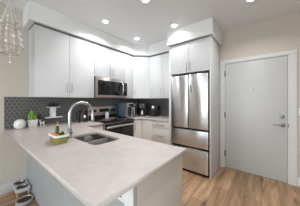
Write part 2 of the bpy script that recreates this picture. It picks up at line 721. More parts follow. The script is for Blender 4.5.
def casing(bm):
    box(bm, 2.18, DX0 - 0.012, -0.02, 0, 0, DZ + 0.012, 0.003)
    box(bm, DX1 + 0.012, 3.27, -0.02, 0, 0, DZ + 0.012, 0.003)
    box(bm, 2.18, 3.27, -0.02, 0, DZ + 0.0125, 2.106, 0.003)
    box(bm, DX0 - 0.013, DX0, -0.008, 0, 0, DZ)
    box(bm, DX1, DX1 + 0.013, -0.008, 0, 0, DZ)
    box(bm, DX0 - 0.013, DX1 + 0.013, -0.008, 0, DZ, DZ + 0.013)


mk('door_casing', M['trimw'], d1, casing)
for hz in (0.279, 1.031, 1.842):
    def hg(bm, hz=hz):
        cyl(bm, DX0, -0.012, hz - 0.055, hz + 0.055, 0.009, 10)
        box(bm, DX0 - 0.014, DX0 + 0.014, -0.0125, -0.003, hz - 0.05, hz + 0.05)
    mk('hinge', M['darkn'], d1, hg)


def lever(bm):
    box(bm, 3.082, 3.135, -0.012, -0.002, 0.895, 0.953, 0.002)
    lathe(bm, [(0.012, -0.055), (0.012, -0.012)], 3.11, 0, 12, 'y', 0.922)
    box(bm, 2.985, 3.122, -0.066, -0.05, 0.912, 0.932, 0.004)


mk('lever_handle', M['darkn'], d1, lever, True)


def dead(bm):
    box(bm, 3.07, 3.128, -0.018, -0.002, 1.035, 1.082, 0.003)
    box(bm, 3.095, 3.103, -0.034, -0.018, 1.046, 1.072, 0.002)


mk('deadbolt', M['darkn'], d1, dead, True)


def peep(bm):
    lathe(bm, [(0.011, -0.008), (0.011, -0.002)], 2.724, 0, 14, 'y', 1.514)


mk('peephole', M['darkn'], d1, peep, True)

bx('strike_plate', M['darkn'], d1, DX1 + 0.001, DX1 + 0.012, -0.012, -0.008, 0.89, 0.95)

sw = thing('light_switch', 'white light switch plate on the beige wall right of the door', 'light switch', (3.32, 0, 1.09))
bx('switch_plate', M['white'], sw, 3.284, 3.358, -0.007, 0, 1.083, 1.203, 0.002)
bx('rocker', M['white'], sw, 3.304, 3.338, -0.011, -0.0075, 1.108, 1.178, 0.001)


# ------------------------------------------------------------------ ceiling downlights
def downlight(x, y, label, dim=1.0):
    t = thing('recessed_ceiling_light', label, 'ceiling light', (x, y, CEIL), 0, 'recessed ceiling lights')

    def ring(bm):
        lathe(bm, [(0.044, -0.001), (0.064, -0.001), (0.064, -0.006), (0.044, -0.004), (0.044, -0.001)], x, y, 28, 'z', CEIL)
    mk('trim_ring', M['white'], t, ring, True)

    def dif(bm):
        lathe(bm, [(0.0425, -0.0035), (0.0425, -0.0005)], x, y, 28, 'z', CEIL)
    mk('diffuser', M['lamp'], t, dif)
    area('lamp_light', (x, y, CEIL - 0.012), (0, 0, 0), 0.085, 0.085, LAMP_W * dim, LAMP_C, math.radians(142), 'DISK')


for x, y, lb in ((0.723, -1.681, 'round ceiling light nearest the soffit, in front of the tall white cabinets'),
                 (1.611, -1.655, 'round ceiling light cut by the top edge of the photo, above the sink side'),
                 (0.674, -0.845, 'round ceiling light in the far kitchen corner above the corner cabinet'),
                 (1.586, -0.823, 'round ceiling light just left of the bulkhead over the refrigerator'),
                 (2.735, -0.782, 'round ceiling light in front of the entrance door')):
    downlight(x, y, lb, 0.36 if y > -0.83 and x < 2 else 0.75 if x < 0.7 else 1.0)
for x, y, lb in ((2.735, -2.2, 'added unseen ceiling light above the walkway beside the peninsula'),
                 (2.0, -4.6, 'added unseen ceiling light over the living area')):
    downlight(x, y, lb)  # downlights out of view, added to light the room


# ------------------------------------------------------------------ wall cabinets
def pull(parent, pts_fn):
    mk('handle', M['nickel'], parent, pts_fn, True)


def vbar_x(x, y, z0, z1):
    """upright bar pull on a door that faces +x"""
    def f(bm):
        tube(bm, [(x + 0.028, y, z0), (x + 0.028, y, z1)], 0.0055, 8)
        for z in (z0 + 0.02, z1 - 0.02):
            tube(bm, [(x, y, z), (x + 0.028, y, z)], 0.0045, 8)
    return f


def vbar_y(x, y, z0, z1):
    def f(bm):
        tube(bm, [(x, y - 0.028, z0), (x, y - 0.028, z1)], 0.0055, 8)
        for z in (z0 + 0.02, z1 - 0.02):
            tube(bm, [(x, y, z), (x, y - 0.028, z)], 0.0045, 8)
    return f


def hbar_y(x0, x1, y, z):
    def f(bm):
        tube(bm, [(x0, y - 0.028, z), (x1, y - 0.028, z)], 0.0055, 8)
        for x in (x0 + 0.02, x1 - 0.02):
            tube(bm, [(x, y, z), (x, y - 0.028, z)], 0.0045, 8)
    return f


UB, UT, DF = 1.371, 2.399, 0.337
G = 0.0018


def upper_left(label, y0, y1, z0, splits, handles, side=False):
    t = thing('wall_cabinet', label, 'kitchen cabinet', (0.17, (y0 + y1) / 2, z0), 0)
    bx('body', M['cab'], t, 0.0085, DF - 0.021, y0, y1, z0, UT)
    edges = [y0] + splits + [y1]
    for i, (a, b) in enumerate(zip(edges, edges[1:])):
        d = bx('door', M['cab'], t, DF - 0.02, DF, a + G, b - G, z0 + 0.001, UT - 0.001, 0.0012)
        if i < len(handles) and handles[i] is not None:
            hy, h0, h1 = handles[i]
            pull(d, vbar_x(DF, hy, h0, h1))
    return t


upper_left('wide white two-door wall cabinet left of the microwave above the faucet', -2.578, -1.6665, UB, [-2.115],
           [(-2.15, 1.45, 1.605), (-2.08, 1.45, 1.605)])
upper_left('short white two-door wall cabinet directly above the microwave', -1.6645, -0.9105, 1.782, [-1.288],
           [(-1.325, 1.83, 1.985), (-1.25, 1.83, 1.985)])
upper_left('narrow white wall cabinet between microwave and diagonal corner cabinet', -0.9085, -0.622, UB, [], [])

# diagonal corner wall cabinet
cc = thing('corner_wall_cabinet', 'white diagonal corner wall cabinet with one door above the toaster oven', 'kitchen cabinet', (0.25, -0.25, UB))
mk('body', M['cab'], cc, lambda bm: prism(bm, [(0.0085, -0.6205), (0.322, -0.6205), (0.6205, -0.322), (0.6205, -0.0085), (0.0085, -0.0085)], UB, UT))
cn = Vector((1, -1, 0)).normalized()
ct = Vector((1, 1, 0)).normalized()


def corner_door(bm):
    a = Vector((0.3235, -0.6185, 0)) + ct * 0.004
    b = Vector((0.6185, -0.3235, 0)) - ct * 0.004
    pts = [a + cn * 0.001, b + cn * 0.001, b + cn * 0.02, a + cn * 0.02]
    prism(bm, [(p.x, p.y) for p in pts], UB + 0.001, UT - 0.001)


cd = mk('door', M['cab'], cc, corner_door)


def cpull(bm):
    p = Vector((0.3235, -0.6185, 0)) + ct * 0.045 + cn * 0.02
    q = p + cn * 0.028
    tube(bm, [(q.x, q.y, 1.45), (q.x, q.y, 1.605)], 0.0055, 8)
    for z in (1.47, 1.585):
        tube(bm, [(p.x, p.y, z), (q.x, q.y, z)], 0.0045, 8)


pull(cd, cpull)

# wall cabinet on the back wall
ub = thing('wall_cabinet', 'white two-door wall cabinet above the coffee makers, next to the refrigerator', 'kitchen cabinet', (1.0, -0.17, UB))
bx('body', M['cab'], ub, 0.6215, 1.366, -DF + 0.021, -0.0085, UB, UT)
for a, b, hx in ((0.6225, 1.006, 0.965), (1.006, 1.366, 1.045)):
    d = bx('door', M['cab'], ub, a + G, b - G, -DF, -DF + 0.02, UB + 0.001, UT - 0.001, 0.0012)
    pull(d, vbar_y(hx, -DF, 1.45, 1.605))

# refrigerator surround
fc = thing('refrigerator_cabinet', 'tall white refrigerator surround with two doors above the refrigerator', 'kitchen cabinet', (1.77, -0.3, 0))
bx('side_panel', M['cab'], fc, 1.3675, 1.415, -0.634, -0.0005, 0, UT, 0.001)
bx('side_panel', M['cab'], fc, 2.155, 2.175, -0.634, -0.0005, 0, UT, 0.001)
bx('body', M['cab'], fc, 1.416, 2.154, -0.612, -0.0005, 1.835, UT - 0.002)
for a, b, hx in ((1.416, 1.784, 1.748), (1.784, 2.154, 1.82)):
    d = bx('door', M['cab'], fc, a + G, b - G, -0.634, -0.613, 1.836, UT - 0.003, 0.0012)
    pull(d, vbar_y(hx, -0.634, 1.862, 2.03))


# ------------------------------------------------------------------ worktops
CZ0, CZ1 = 0.885, 0.915
SK = (1.165, 1.69, -2.445, -2.135)
outline = [(0.0005, -2.846), (2.365, -2.846), (2.365, -2.005), (0.645, -2.005), (0.645, -1.668), (0.0005, -1.668)]
bm = slab_with_holes(outline, [rrect(*SK, 0.06)], CZ0, CZ1, 0.003)
o = obj('countertop', bm, M['quartz'], None)
tag(based(o), 'large pale quartz peninsula worktop with the double sink set in it', 'worktop')
outline = [(0.0085, -0.908), (0.645, -0.908), (0.645, -0.645), (1.3665, -0.645), (1.3665, -0.0085), (0.0085, -0.0085)]
bm = slab_with_holes(outline, [], CZ0, CZ1, 0.003)
o = obj('countertop', bm, M['quartz'], None)
tag(based(o), 'pale quartz corner worktop carrying the toaster oven and coffee makers', 'worktop')

# peninsula base: hollow carcass with back and end panels
pb = thing('peninsula_cabinet', 'long peninsula base cabinet with white back panel and taupe end panel under the worktop', 'kitchen cabinet', (1.17, -2.3, 0))
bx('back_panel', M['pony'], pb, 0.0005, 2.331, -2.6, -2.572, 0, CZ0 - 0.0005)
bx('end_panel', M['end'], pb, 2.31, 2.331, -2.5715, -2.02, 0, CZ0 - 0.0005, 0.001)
bx('front_panel', M['cabw'], pb, 0.66, 2.3095, -2.04, -2.02, 0.1, CZ0 - 0.0005)
bx('toe_kick', M['gap'], pb, 0.66, 2.3095, -2.09, -2.075, 0, 0.1)
bx('corner_trim', M['white'], pb, 2.262, 2.331, -2.6035, -2.6005, 0, CZ0 - 0.0005)
# trailing leg of the L between peninsula and range
lb_ = thing('base_cabinet', 'white base cabinet between the peninsula and the range, under the faucet side worktop', 'kitchen cabinet', (0.32, -1.85, 0))
bx('body', M['cabw'], lb_, 0.0005, 0.6, -2.015, -1.669, 0.1, CZ0 - 0.0005)
bx('door', M['cabw'], lb_, 0.601, 0.621, -2.012, -1.672, 0.105, CZ0 - 0.01, 0.0012)

ot = thing('power_outlet', 'white power outlet on the peninsula back panel under the overhang', 'power outlet', (2.235, -2.6, 0.745))
bx('cover_plate', M['white'], ot, 2.2, 2.261, -2.6065, -2.6005, 0.745, 0.855, 0.002)


for sz in (0.778, 0.82):
    def slots(bm, z=sz):
        box(bm, 2.218, 2.224, -2.6085, -2.6062, z - 0.008, z + 0.008)
        box(bm, 2.236, 2.242, -2.6085, -2.6062, z - 0.008, z + 0.008)
        box(bm, 2.224, 2.236, -2.6085, -2.6062, z - 0.008, z - 0.005)
    mk('socket', M['gap'], ot, slots)

# base cabinets of the far corner
nb = thing('base_cabinet', 'narrow white base cabinet with upright handle right of the range', 'kitchen cabinet', (0.32, -0.76, 0))
bx('body', M['cabw'], nb, 0.0005, 0.6, -0.907, -0.6215, 0.1, CZ0 - 0.0005)
d = bx('door', M['cabw'], nb, 0.601, 0.621, -0.905, -0.6235, 0.105, CZ0 - 0.012, 0.0012)
pull(d, vbar_x(0.621, -0.862, 0.64, 0.785))
bx('toe_kick', M['gap'], nb, 0.5, 0.54, -0.907, -0.6215, 0, 0.1)

cb = thing('base_cabinet', 'white base cabinet with one plain door in the far corner below the coffee makers', 'kitchen cabinet', (0.5, -0.3, 0))
bx('body', M['cabw'], cb, 0.0005, 0.913, -0.6, -0.0005, 0.1, CZ0 - 0.0005)
bx('filler', M['cabw'], cb, 0.602, 0.64, -0.62, -0.6005, 0.105, CZ0 - 0.012, 0.001)
bx('door', M['cabw'], cb, 0.6425, 0.911, -0.62, -0.6005, 0.105, CZ0 - 0.012, 0.0012)
bx('toe_kick', M['gap'], cb, 0.6, 0.913, -0.56, -0.52, 0, 0.1)

db = thing('drawer_cabinet', 'white drawer base cabinet left of the refrigerator', 'kitchen cabinet', (1.14, -0.3, 0))
bx('body', M['cabw'], db, 0.9145, 1.3665, -0.6, -0.0005, 0.1, CZ0 - 0.0005)
for z0, z1, hz in ((0.722, 0.872, 0.797), (0.415, 0.718, 0.56), (0.105, 0.411, 0.31)):
    d = bx('drawer', M['cabw'], db, 0.9165, 1.3645, -0.62, -0.6005, z0, z1, 0.0012)
    mk('handle', M['darkn'], d, hbar_y(1.05, 1.25, -0.62, hz), True)
bx('toe_kick', M['gap'], db, 0.9145, 1.3665, -0.56, -0.52, 0, 0.1)

# ------------------------------------------------------------------ sink and faucet
sk = thing('kitchen_sink', 'double bowl steel sink set into the peninsula worktop', 'sink', (1.43, -2.29, 0.7))
DV = 1.43


def bowl(x0, x1):
    def f(bm):
        y0, y1, z1, z0 = SK[2] - 0.004, SK[3] + 0.004, CZ0 - 0.001, 0.70
        prs = []
        for inset, z, r in ((0, z1, 0.05), (0.006, z0 + 0.03, 0.05), (0.018, z0 + 0.006, 0.045), (0.04, z0, 0.035)):
            prs.append([bm.verts.new((x, y, z)) for x, y in rrect(x0 + inset, x1 - inset, y0 + inset, y1 - inset, r)])
        for a, b in zip(prs, prs[1:]):
            n = len(a)
            for i in range(n):
                bm.faces.new((a[i], a[(i + 1) % n], b[(i + 1) % n], b[i]))
        bm.faces.new(prs[-1])
    return f


for x0, x1 in ((SK[0] - 0.004, DV - 0.011), (DV + 0.011, SK[1] + 0.004)):
    b_ = mk('bowl', M['sink'], sk, bowl(x0, x1), True)
    mod = b_.modifiers.new('wall', 'SOLIDIFY')
    mod.thickness = 0.002

    def drain(bm, x0=x0, x1=x1):
        lathe(bm, [(0.0, 0.7015), (0.03, 0.7025), (0.043, 0.7045), (0.044, 0.701)], (x0 + x1) / 2, -2.29, 20)
    mk('drain', M['chrome'], sk, drain, True)
bx('divider', M['steel'], sk, DV - 0.0105, DV + 0.0105, SK[2] + 0.004, SK[3] - 0.004, 0.868, 0.8835, 0.003)

fx, fy = 1.24, -2.478
fa = thing('kitchen_faucet', 'tall gooseneck steel faucet rising behind the sink', 'faucet', (fx, fy, CZ1))


def fbase(bm):
    lathe(bm, [(0.0, 0), (0.027, 0), (0.027, 0.006), (0.021, 0.014), (0.02, 0.085), (0.015, 0.095), (0.0, 0.095)], fx, fy, 20, 'z', CZ1)


mk('base', M['chrome'], fa, fbase, True)


def spout(bm):
    R = 0.132
    zc = 1.165
    pts = [(fx, fy, 0.99), (fx, fy, 1.05), (fx, fy, 1.11)]
    for i in range(0, 19):
        a = PI - PI * i / 18 * 1.02
        pts.append((fx, fy + R + R * math.cos(a), zc + R * math.sin(a)))
    tube(bm, pts, 0.0165, 14)


mk('spout', M['chrome'], fa, spout, True)


def head(bm):
    y = fy + 0.264
    tube(bm, [(fx, y, 1.165), (fx, y, 1.14), (fx, y + 0.001, 1.10), (fx, y + 0.001, 1.065), (fx, y + 0.001, 1.06)], [0.017, 0.019, 0.02, 0.021, 0.018], 14)


mk('spray_head', M['chrome'], fa, head, True)


def flev(bm):
    tube(bm, [(fx + 0.015, fy, 0.975), (fx + 0.04, fy + 0.004, 0.975)], 0.013, 12)
    tube(bm, [(fx + 0.036, fy + 0.004, 0.98), (fx + 0.05, fy - 0.006, 1.0), (fx + 0.075, fy - 0.02, 1.045)], [0.008, 0.006, 0.005], 10)


mk('lever', M['chrome'], fa, flev, True)

# ------------------------------------------------------------------ sink caddy and what is in it
kx0, kx1, ky0, ky1 = 1.215, 1.408, -2.665, -2.550
kd = thing('sink_caddy', 'olive green rectangular caddy with white rim beside the faucet', 'caddy', ((kx0 + kx1) / 2, (ky0 + ky1) / 2, CZ1))


def tub(bm, ins=0.0, z0=CZ1 + 0.0005, z1=0.978, th=0.004):
    def ring(i, z, r):
        return [bm.verts.new((x, y, z)) for x, y in rrect(kx0 + i, kx1 - i, ky0 + i, ky1 - i, r, 4)]
    rs = [ring(0.010, z0, 0.016), ring(0.002, z1, 0.018), ring(0.002 + th, z1, 0.015), ring(0.010 + th, z0 + th, 0.012)]
    n = len(rs[0])
    for a, b in zip(rs, rs[1:]):
        for i in range(n):
            bm.faces.new((a[i], a[(i + 1) % n], b[(i + 1) % n], b[i]))
    bm.faces.new(rs[0][::-1])
    bm.faces.new(rs[-1])


mk('tub', M['olive'], kd, tub, True)


def rim(bm):
    def ring(i, z, r):
        return [bm.verts.new((x, y, z)) for x, y in rrect(kx0 + i, kx1 - i, ky0 + i, ky1 - i, r, 4)]
    rs = [ring(-0.003, 0.9785, 0.02), ring(-0.006, 0.998, 0.022), ring(0.004, 0.998, 0.016), ring(0.007, 0.9785, 0.014)]
    n = len(rs[0])
    for a, b in zip(rs, rs[1:] + rs[:1]):
        for i in range(n):
            bm.faces.new((a[i], a[(i + 1) % n], b[(i + 1) % n], b[i]))


mk('rim', M['white'], kd, rim, True)


def pump_bottle(x, y, z0, h, r, rz, label):
    t = thing('soap_pump_bottle', label, 'soap bottle', (x, y, z0), rz, 'gold-topped soap bottles in the sink caddy')
    mk('bottle', M['amber'], t, lambda bm: lathe(bm, [(0, 0), (r * .92, 0), (r, 0.004), (r, h * 0.62), (r * 0.8, h * 0.72), (r * 0.42, h * 0.77), (r * 0.42, h * 0.8), (0, h * 0.8)], 0, 0, 18), True, True)

    def pmp(bm):
        lathe(bm, [(0, h * 0.8), (r * 0.55, h * 0.8), (r * 0.55, h * 0.87), (r * 0.2, h * 0.88), (r * 0.2, h * 0.95), (r * 0.42, h * 0.95), (r * 0.42, h), (0, h)], 0, 0, 14)
        tube(bm, [(0, 0, h * 0.975), (r * 1.3, 0, h * 0.975), (r * 1.5, 0, h * 0.94)], r * 0.17, 8)
    mk('pump', M['gold'], t, pmp, True, True)


pump_bottle(1.25, -2.598, 0.9205, 0.185, 0.0165, 2.4, 'taller dark soap bottle with gold pump at the back left of the green caddy')
pump_bottle(1.35, -2.588, 0.9205, 0.13, 0.0155, 0.4, 'shorter dark soap bottle with gold pump at the right of the green caddy')
sp = mk('sponge', M['orange'], None, lambda bm: box(bm, 1.24, 1.375, -2.65, -2.624, 0.9205, 1.004, 0.008))
tag(based(sp), 'orange sponge standing at the front of the green caddy beside the faucet', 'sponge')


def scrub(bm):
    for i in range(30):
        a = random.random() * 2 * PI
        e = math.acos(2 * random.random() - 1)
        p = Vector((1.305 + 0.03 * math.sin(e) * math.cos(a), -2.603 + 0.008 * math.sin(e) * math.sin(a), 0.995 + 0.018 * math.cos(e)))
        rot = Matrix.Rotation(random.random() * PI, 3, 'Z') @ Matrix.Rotation(random.random(), 3, 'X')
        ball(bm, p, 0.008, 0.005, 0.005, 8, rot)
    box(bm, 1.275, 1.335, -2.611, -2.595, 0.9205, 0.992, 0.004)


sc = mk('scouring_pad', M['greens'], None, scrub, True)
tag(based(sc), 'green scouring pad in the green caddy behind the orange sponge', 'scouring pad')

# ------------------------------------------------------------------ range
RY0, RY1 = -1.664, -0.912
rg = thing('range', 'freestanding electric range with black glass cooktop below the microwave', 'stove', (0.33, (RY0 + RY1) / 2, 0))
bx('body', M['steelw'], rg, 0.0095, 0.62, RY0, RY1, 0.02, 0.905)
bx('cooktop', M['blackg'], rg, 0.0095, 0.665, RY0, RY1, 0.906, 0.926, 0.004)
bg = bx('backguard', M['steelw'], rg, 0.012, 0.085, RY0 + 0.01, RY1 - 0.006, 0.927, 1.185, 0.006)
bx('display', M['blackg'], bg, 0.0855, 0.089, -1.40, -1.165, 1.068, 1.138, 0.001)
bx('display', M['blackg'], bg, 0.0855, 0.089, -1.10, -0.965, 1.06, 1.125, 0.001)
bx('vent', M['black'], bg, 0.0855, 0.087, RY0 + 0.02, RY1 - 0.015, 0.93, 1.0)
for ky in (-1.60, -1.51):
    def kn(bm, ky=ky):
        lathe(bm, [(0.027, 0.0855), (0.024, 0.11), (0.0, 0.112)], 0, ky, 18, 'x', 1.098)
    mk('knob', M['black'], bg, kn, True)
od = bx('oven_door', M['steelw'], rg, 0.621, 0.66, RY0 + 0.004, RY1 - 0.004, 0.22, 0.90, 0.003)
bx('oven_window', M['blackg'], od, 0.6605, 0.6645, RY0 + 0.012, RY1 - 0.03, 0.30, 0.893, 0.001)


def oh(bm):
    tube(bm, [(0.705, RY0 + 0.03, 0.83), (0.705, RY1 - 0.03, 0.83)], 0.017, 12)
    for y in (RY0 + 0.08, RY1 - 0.08):
        tube(bm, [(0.66, y, 0.83), (0.705, y, 0.83)], 0.009, 10)


mk('handle', M['steel'], od, oh, True)
dr = bx('storage_drawer', M['steelw'], rg, 0.621, 0.655, RY0 + 0.004, RY1 - 0.004, 0.04, 0.21, 0.003)
for i, (cx, cy, r) in enumerate(((0.22, -1.48, 0.08), (0.22, -1.1, 0.07), (0.47, -1.48, 0.07), (0.47, -1.1, 0.1))):
    def burner(bm, cx=cx, cy=cy, r=r):
        lathe(bm, [(r - 0.003, 0.9262), (r, 0.9262), (r, 0.9265), (r - 0.003, 0.9265), (r - 0.003, 0.9262)], cx, cy, 40)
    mk('burner_ring', M['grey'], rg, burner)

cn_ = thing('white_canister', 'small upright white canister standing at the back of the black cooktop', 'canister', (0.16, -1.26, 0.9265))
mk('body', M['ceram'], cn_, lambda bm: lathe(bm, [(0, 0), (0.036, 0), (0.04, 0.004), (0.04, 0.115), (0.037, 0.12), (0, 0.12)], 0.16, -1.26, 24, 'z', 0.927), True)
mk('lid', M['white'], cn_, lambda bm: lathe(bm, [(0, 0.1205), (0.041, 0.1205), (0.041, 0.132), (0.01, 0.136), (0.01, 0.146), (0, 0.147)], 0.16, -1.26, 24, 'z', 0.927), True)


def spn(bm):
    tube(bm, [(0.27, -1.44, 0.9345), (0.285, -1.36, 0.9345), (0.30, -1.24, 0.9345)], [0.006, 0.007, 0.008], 8)
    ball(bm, (0.306, -1.205, 0.9362), 0.022, 0.034, 0.008, 14)


s_ = mk('cooktop_reflection', M['wood'], None, spn, True)  # brown shape in place of the backguard's warm reflection on the glass
tag(based(s_), 'brown stand-in for the backguard reflection on the black cooktop before the white canister', 'painted reflection')

# ------------------------------------------------------------------ microwave
mw = thing('microwave', 'steel over-the-range microwave hung under the short wall cabinet', 'microwave', (0.2, -1.288, 1.372))
MY0, MY1, MZ0, MZ1 = -1.662, -0.912, 1.372, 1.78
bx('body', M['black'], mw, 0.0085, 0.365, MY0, MY1, MZ0, MZ1)
dm = bx('door', M['steelw'], mw, 0.366, 0.392, MY0, -1.0, MZ0 + 0.004, MZ1 - 0.002, 0.003)
bx('window', M['blackg'], dm, 0.3925, 0.3955, MY0 + 0.04, -1.012, MZ0 + 0.055, MZ1 - 0.065, 0.001)
cp = bx('control_panel', M['steelw'], mw, 0.366, 0.392, -0.9985, MY1, MZ0 + 0.004, MZ1 - 0.002, 0.003)
bx('keypad', M['blackg'], cp, 0.3925, 0.395, -0.9975, MY1 + 0.03, MZ0 + 0.055, MZ1 - 0.065, 0.001)


def mh(bm):
    pts = [(0.39, -1.04, 1.425)]
    for i in range(9):
        a = PI * i / 8
        pts.append((0.405 + 0.045 * math.sin(a), -1.04, 1.43 + 0.29 * i / 8))
    pts.append((0.39, -1.04, 1.725))
    tube(bm, pts, 0.015, 12)


mk('handle', M['chrome'], dm, mh, True)

# ------------------------------------------------------------------ refrigerator
rf = thing('refrigerator', 'stainless french-door refrigerator with two lower drawers', 'refrigerator', (1.785, -0.33, 0))
bx('body', M['black'], rf, 1.432, 2.138, -0.6, -0.04, 0.02, 1.80)
RFY0, RFY1 = -0.66, -0.605
for a, b in ((1.432, 1.779), (1.789, 2.138)):
    bx('door', M['steel'], rf, a, b, RFY0, RFY1, 0.815, 1.79, 0.008)
for z0, z1 in ((0.484, 0.782), (0.05, 0.45)):
    bx('drawer', M['steel'], rf, 1.432, 2.138, RFY0, RFY1, z0, z1, 0.008)
bx('toe_grille', M['black'], rf, 1.44, 2.13, -0.62, -0.605, 0.005, 0.045)


def mag(bm):
    box(bm, 1.827, 1.841, -0.667, -0.6605, 1.485, 1.575, 0.002)
    lathe(bm, [(0.016, -0.668), (0.016, -0.6605)], 1.834, 0, 16, 'y', 1.49)
    lathe(bm, [(0.010, -0.668), (0.010, -0.6605)], 1.834, 0, 16, 'y', 1.585)


mo = mk('refrigerator_magnet', M['teal'], None, mag)
tag(based(mo), 'small teal magnet on the right refrigerator door', 'magnet')

# ------------------------------------------------------------------ counter appliances
TY0, TY1, TX0, TX1 = -0.89, -0.53, 0.055, 0.385
to = thing('toaster_oven', 'steel toaster oven with blue-grey window reflection coloured into its side, standing right of the range', 'toaster oven', (0.22, -0.71, CZ1))
bx('body', M['bluest'], to, TX0, TX1 - 0.02, TY0, TY1, 0.935, 1.252, 0.004)
fr = bx('front_frame', M['steelw'], to, TX1 - 0.0195, TX1, TY0, TY1, 0.932, 1.255, 0.003)
bx('display', M['blackg'], fr, TX1 + 0.0005, TX1 + 0.004, -0.81, -0.675, 1.185, 1.238, 0.001)
for a, b, hy in ((-0.862, -0.735, -0.748), (-0.690, -0.563, -0.677)):
    dd = bx('door', M['smoke'], to, TX1 + 0.0005, TX1 + 0.012, a, b, 0.955, 1.165, 0.002)

    def dh(bm, hy=hy):
        tube(bm, [(TX1 + 0.036, hy, 0.975), (TX1 + 0.036, hy, 1.145)], 0.008, 10)
        for z in (0.995, 1.125):
            tube(bm, [(TX1 + 0.012, hy, z), (TX1 + 0.036, hy, z)], 0.006, 8)
    mk('handle', M['steel'], dd, dh, True)


def tk(bm):
    lathe(bm, [(0.02, TX1 + 0.0005), (0.018, TX1 + 0.018), (0, TX1 + 0.019)], 0, -0.6, 16, 'x', 1.21)


mk('knob', M['chrome'], fr, tk, True)
for x in (TX0 + 0.03, TX1 - 0.05):
    for y in (TY0 + 0.04, TY1 - 0.04):
        mk('foot', M['black'], to, lambda bm, x=x, y=y: cyl(bm, x, y, CZ1 + 0.0005, 0.935, 0.014, 12))

FACE = math.radians(35)
# coffee maker with a steel carafe (front is local -y)
c1 = thing('coffee_maker', 'black drip coffee maker with steel jug in the far corner beside the toaster oven', 'coffee maker', (0.36, -0.31, CZ1), FACE)


def c1b(bm):
    box(bm, -0.09, 0.09, -0.12, 0.1, 0.001, 0.03, 0.008)
    box(bm, -0.09, 0.09, 0.015, 0.1, 0.03, 0.22, 0.008)
    box(bm, -0.09, 0.09, -0.1, 0.1, 0.215, 0.32, 0.012)


mk('body', M['black'], c1, c1b, True, True)
mk('carafe', M['steel'], c1, lambda bm: lathe(bm, [(0, 0.031), (0.055, 0.031), (0.066, 0.05), (0.064, 0.1), (0.045, 0.145), (0.04, 0.15), (0, 0.15)], 0, -0.05, 22), True, True)


def c1h(bm):
    tube(bm, [(0.05, -0.085, 0.14), (0.085, -0.115, 0.135), (0.09, -0.12, 0.08), (0.06, -0.095, 0.06)], 0.007, 8)
    lathe(bm, [(0.04, 0.1505), (0.042, 0.165), (0, 0.168)], 0, -0.05, 18)


mk('carafe_handle', M['black'], c1, c1h, True, True)


def c1r(bm):
    pts = [(0.055 * math.cos(a), -0.102, 0.268 + 0.035 * math.sin(a)) for a in [2 * PI * i / 24 for i in range(24)]]
    tube(bm, pts, 0.004, 8, closed=True)


mk('trim_band', M['steel'], c1, c1r, True, True)
mk('lid', M['black'], c1, lambda bm: box(bm, -0.08, 0.08, -0.09, 0.09, 0.321, 0.335, 0.006), True, True)

# coffee maker with a glass carafe and a round dial
c2 = thing('coffee_maker', 'black coffee maker with round silver dial and glass jug, right of the other one', 'coffee maker', (0.69, -0.22, CZ1), math.radians(22))


def c2b(bm):
    box(bm, -0.1, 0.1, -0.11, 0.1, 0.001, 0.032, 0.008)
    box(bm, -0.1, 0.1, 0.02, 0.1, 0.03, 0.2, 0.008)
    box(bm, -0.1, 0.1, -0.095, 0.1, 0.175, 0.275, 0.014)


mk('body', M['black'], c2, c2b, True, True)
mk('carafe', M['cglass'], c2, lambda bm: lathe(bm, [(0, 0.033), (0.052, 0.033), (0.064, 0.06), (0.058, 0.11), (0.044, 0.135), (0, 0.135)], 0.0, -0.04, 22), True, True)


def c2h(bm):
    lathe(bm, [(0.046, 0.1355), (0.046, 0.15), (0, 0.153)], 0.0, -0.04, 18)
    tube(bm, [(0.045, -0.075, 0.128), (0.08, -0.1, 0.125), (0.085, -0.105, 0.07), (0.055, -0.08, 0.055)], 0.007, 8)


mk('carafe_handle', M['black'], c2, c2h, True, True)
mk('dial', M['steel'], c2, lambda bm: lathe(bm, [(0.034, -0.096), (0.034, -0.106), (0.024, -0.11), (0, -0.111)], -0.015, 0, 22, 'y', 0.23), True, True)

wbm = thing('spray_bottle', 'small white bottle with orange cap beside the refrigerator panel', 'bottle', (1.2, -0.31, CZ1))
mk('bottle', M['white'], wbm, lambda bm: lathe(bm, [(0, 0.0005), (0.02, 0.0005), (0.022, 0.006), (0.022, 0.075), (0.012, 0.09), (0, 0.09)], 1.2, -0.31, 18, 'z', CZ1), True)
mk('cap', M['capo'], wbm, lambda bm: lathe(bm, [(0, 0.0905), (0.014, 0.0905), (0.014, 0.115), (0, 0.117)], 1.2, -0.31, 16, 'z', CZ1), True)

# black kettle left of the range
kt = thing('electric_kettle', 'black electric kettle with red light left of the range', 'kettle', (0.24, -1.83, CZ1))
mk('base', M['darkn'], kt, lambda bm: lathe(bm, [(0, 0.0005), (0.08, 0.0005), (0.08, 0.02), (0.07, 0.026), (0, 0.026)], 0.24, -1.83, 24, 'z', CZ1), True)
mk('body', M['black'], kt, lambda bm: lathe(bm, [(0, 0.0265), (0.078, 0.0265), (0.082, 0.05), (0.072, 0.15), (0.056, 0.22), (0, 0.22)], 0.24, -1.83, 24, 'z', CZ1), True)
mk('lid', M['black'], kt, lambda bm: lathe(bm, [(0, 0.2205), (0.055, 0.2205), (0.045, 0.238), (0.012, 0.243), (0.013, 0.262), (0, 0.265)], 0.24, -1.83, 20, 'z', CZ1), True)


def kh(bm):
    x, y = 0.24, -1.83
    tube(bm, [(x, y - 0.055, CZ1 + 0.205), (x, y - 0.115, CZ1 + 0.2), (x, y - 0.125, CZ1 + 0.12), (x, y - 0.08, CZ1 + 0.06)], 0.011, 10)


mk('handle', M['black'], kt, kh, True)


def ks(bm):
    x, y = 0.24, -1.83
    tube(bm, [(x, y + 0.055, CZ1 + 0.16), (x, y + 0.085, CZ1 + 0.195), (x, y + 0.095, CZ1 + 0.205)], [0.022, 0.015, 0.012], 10)


mk('spout', M['black'], kt, ks, True)


def kl(bm):
    ball(bm, (0.24 + 0.074, -1.83 - 0.012, CZ1 + 0.11), 0.012, 0.018, 0.03, 12)


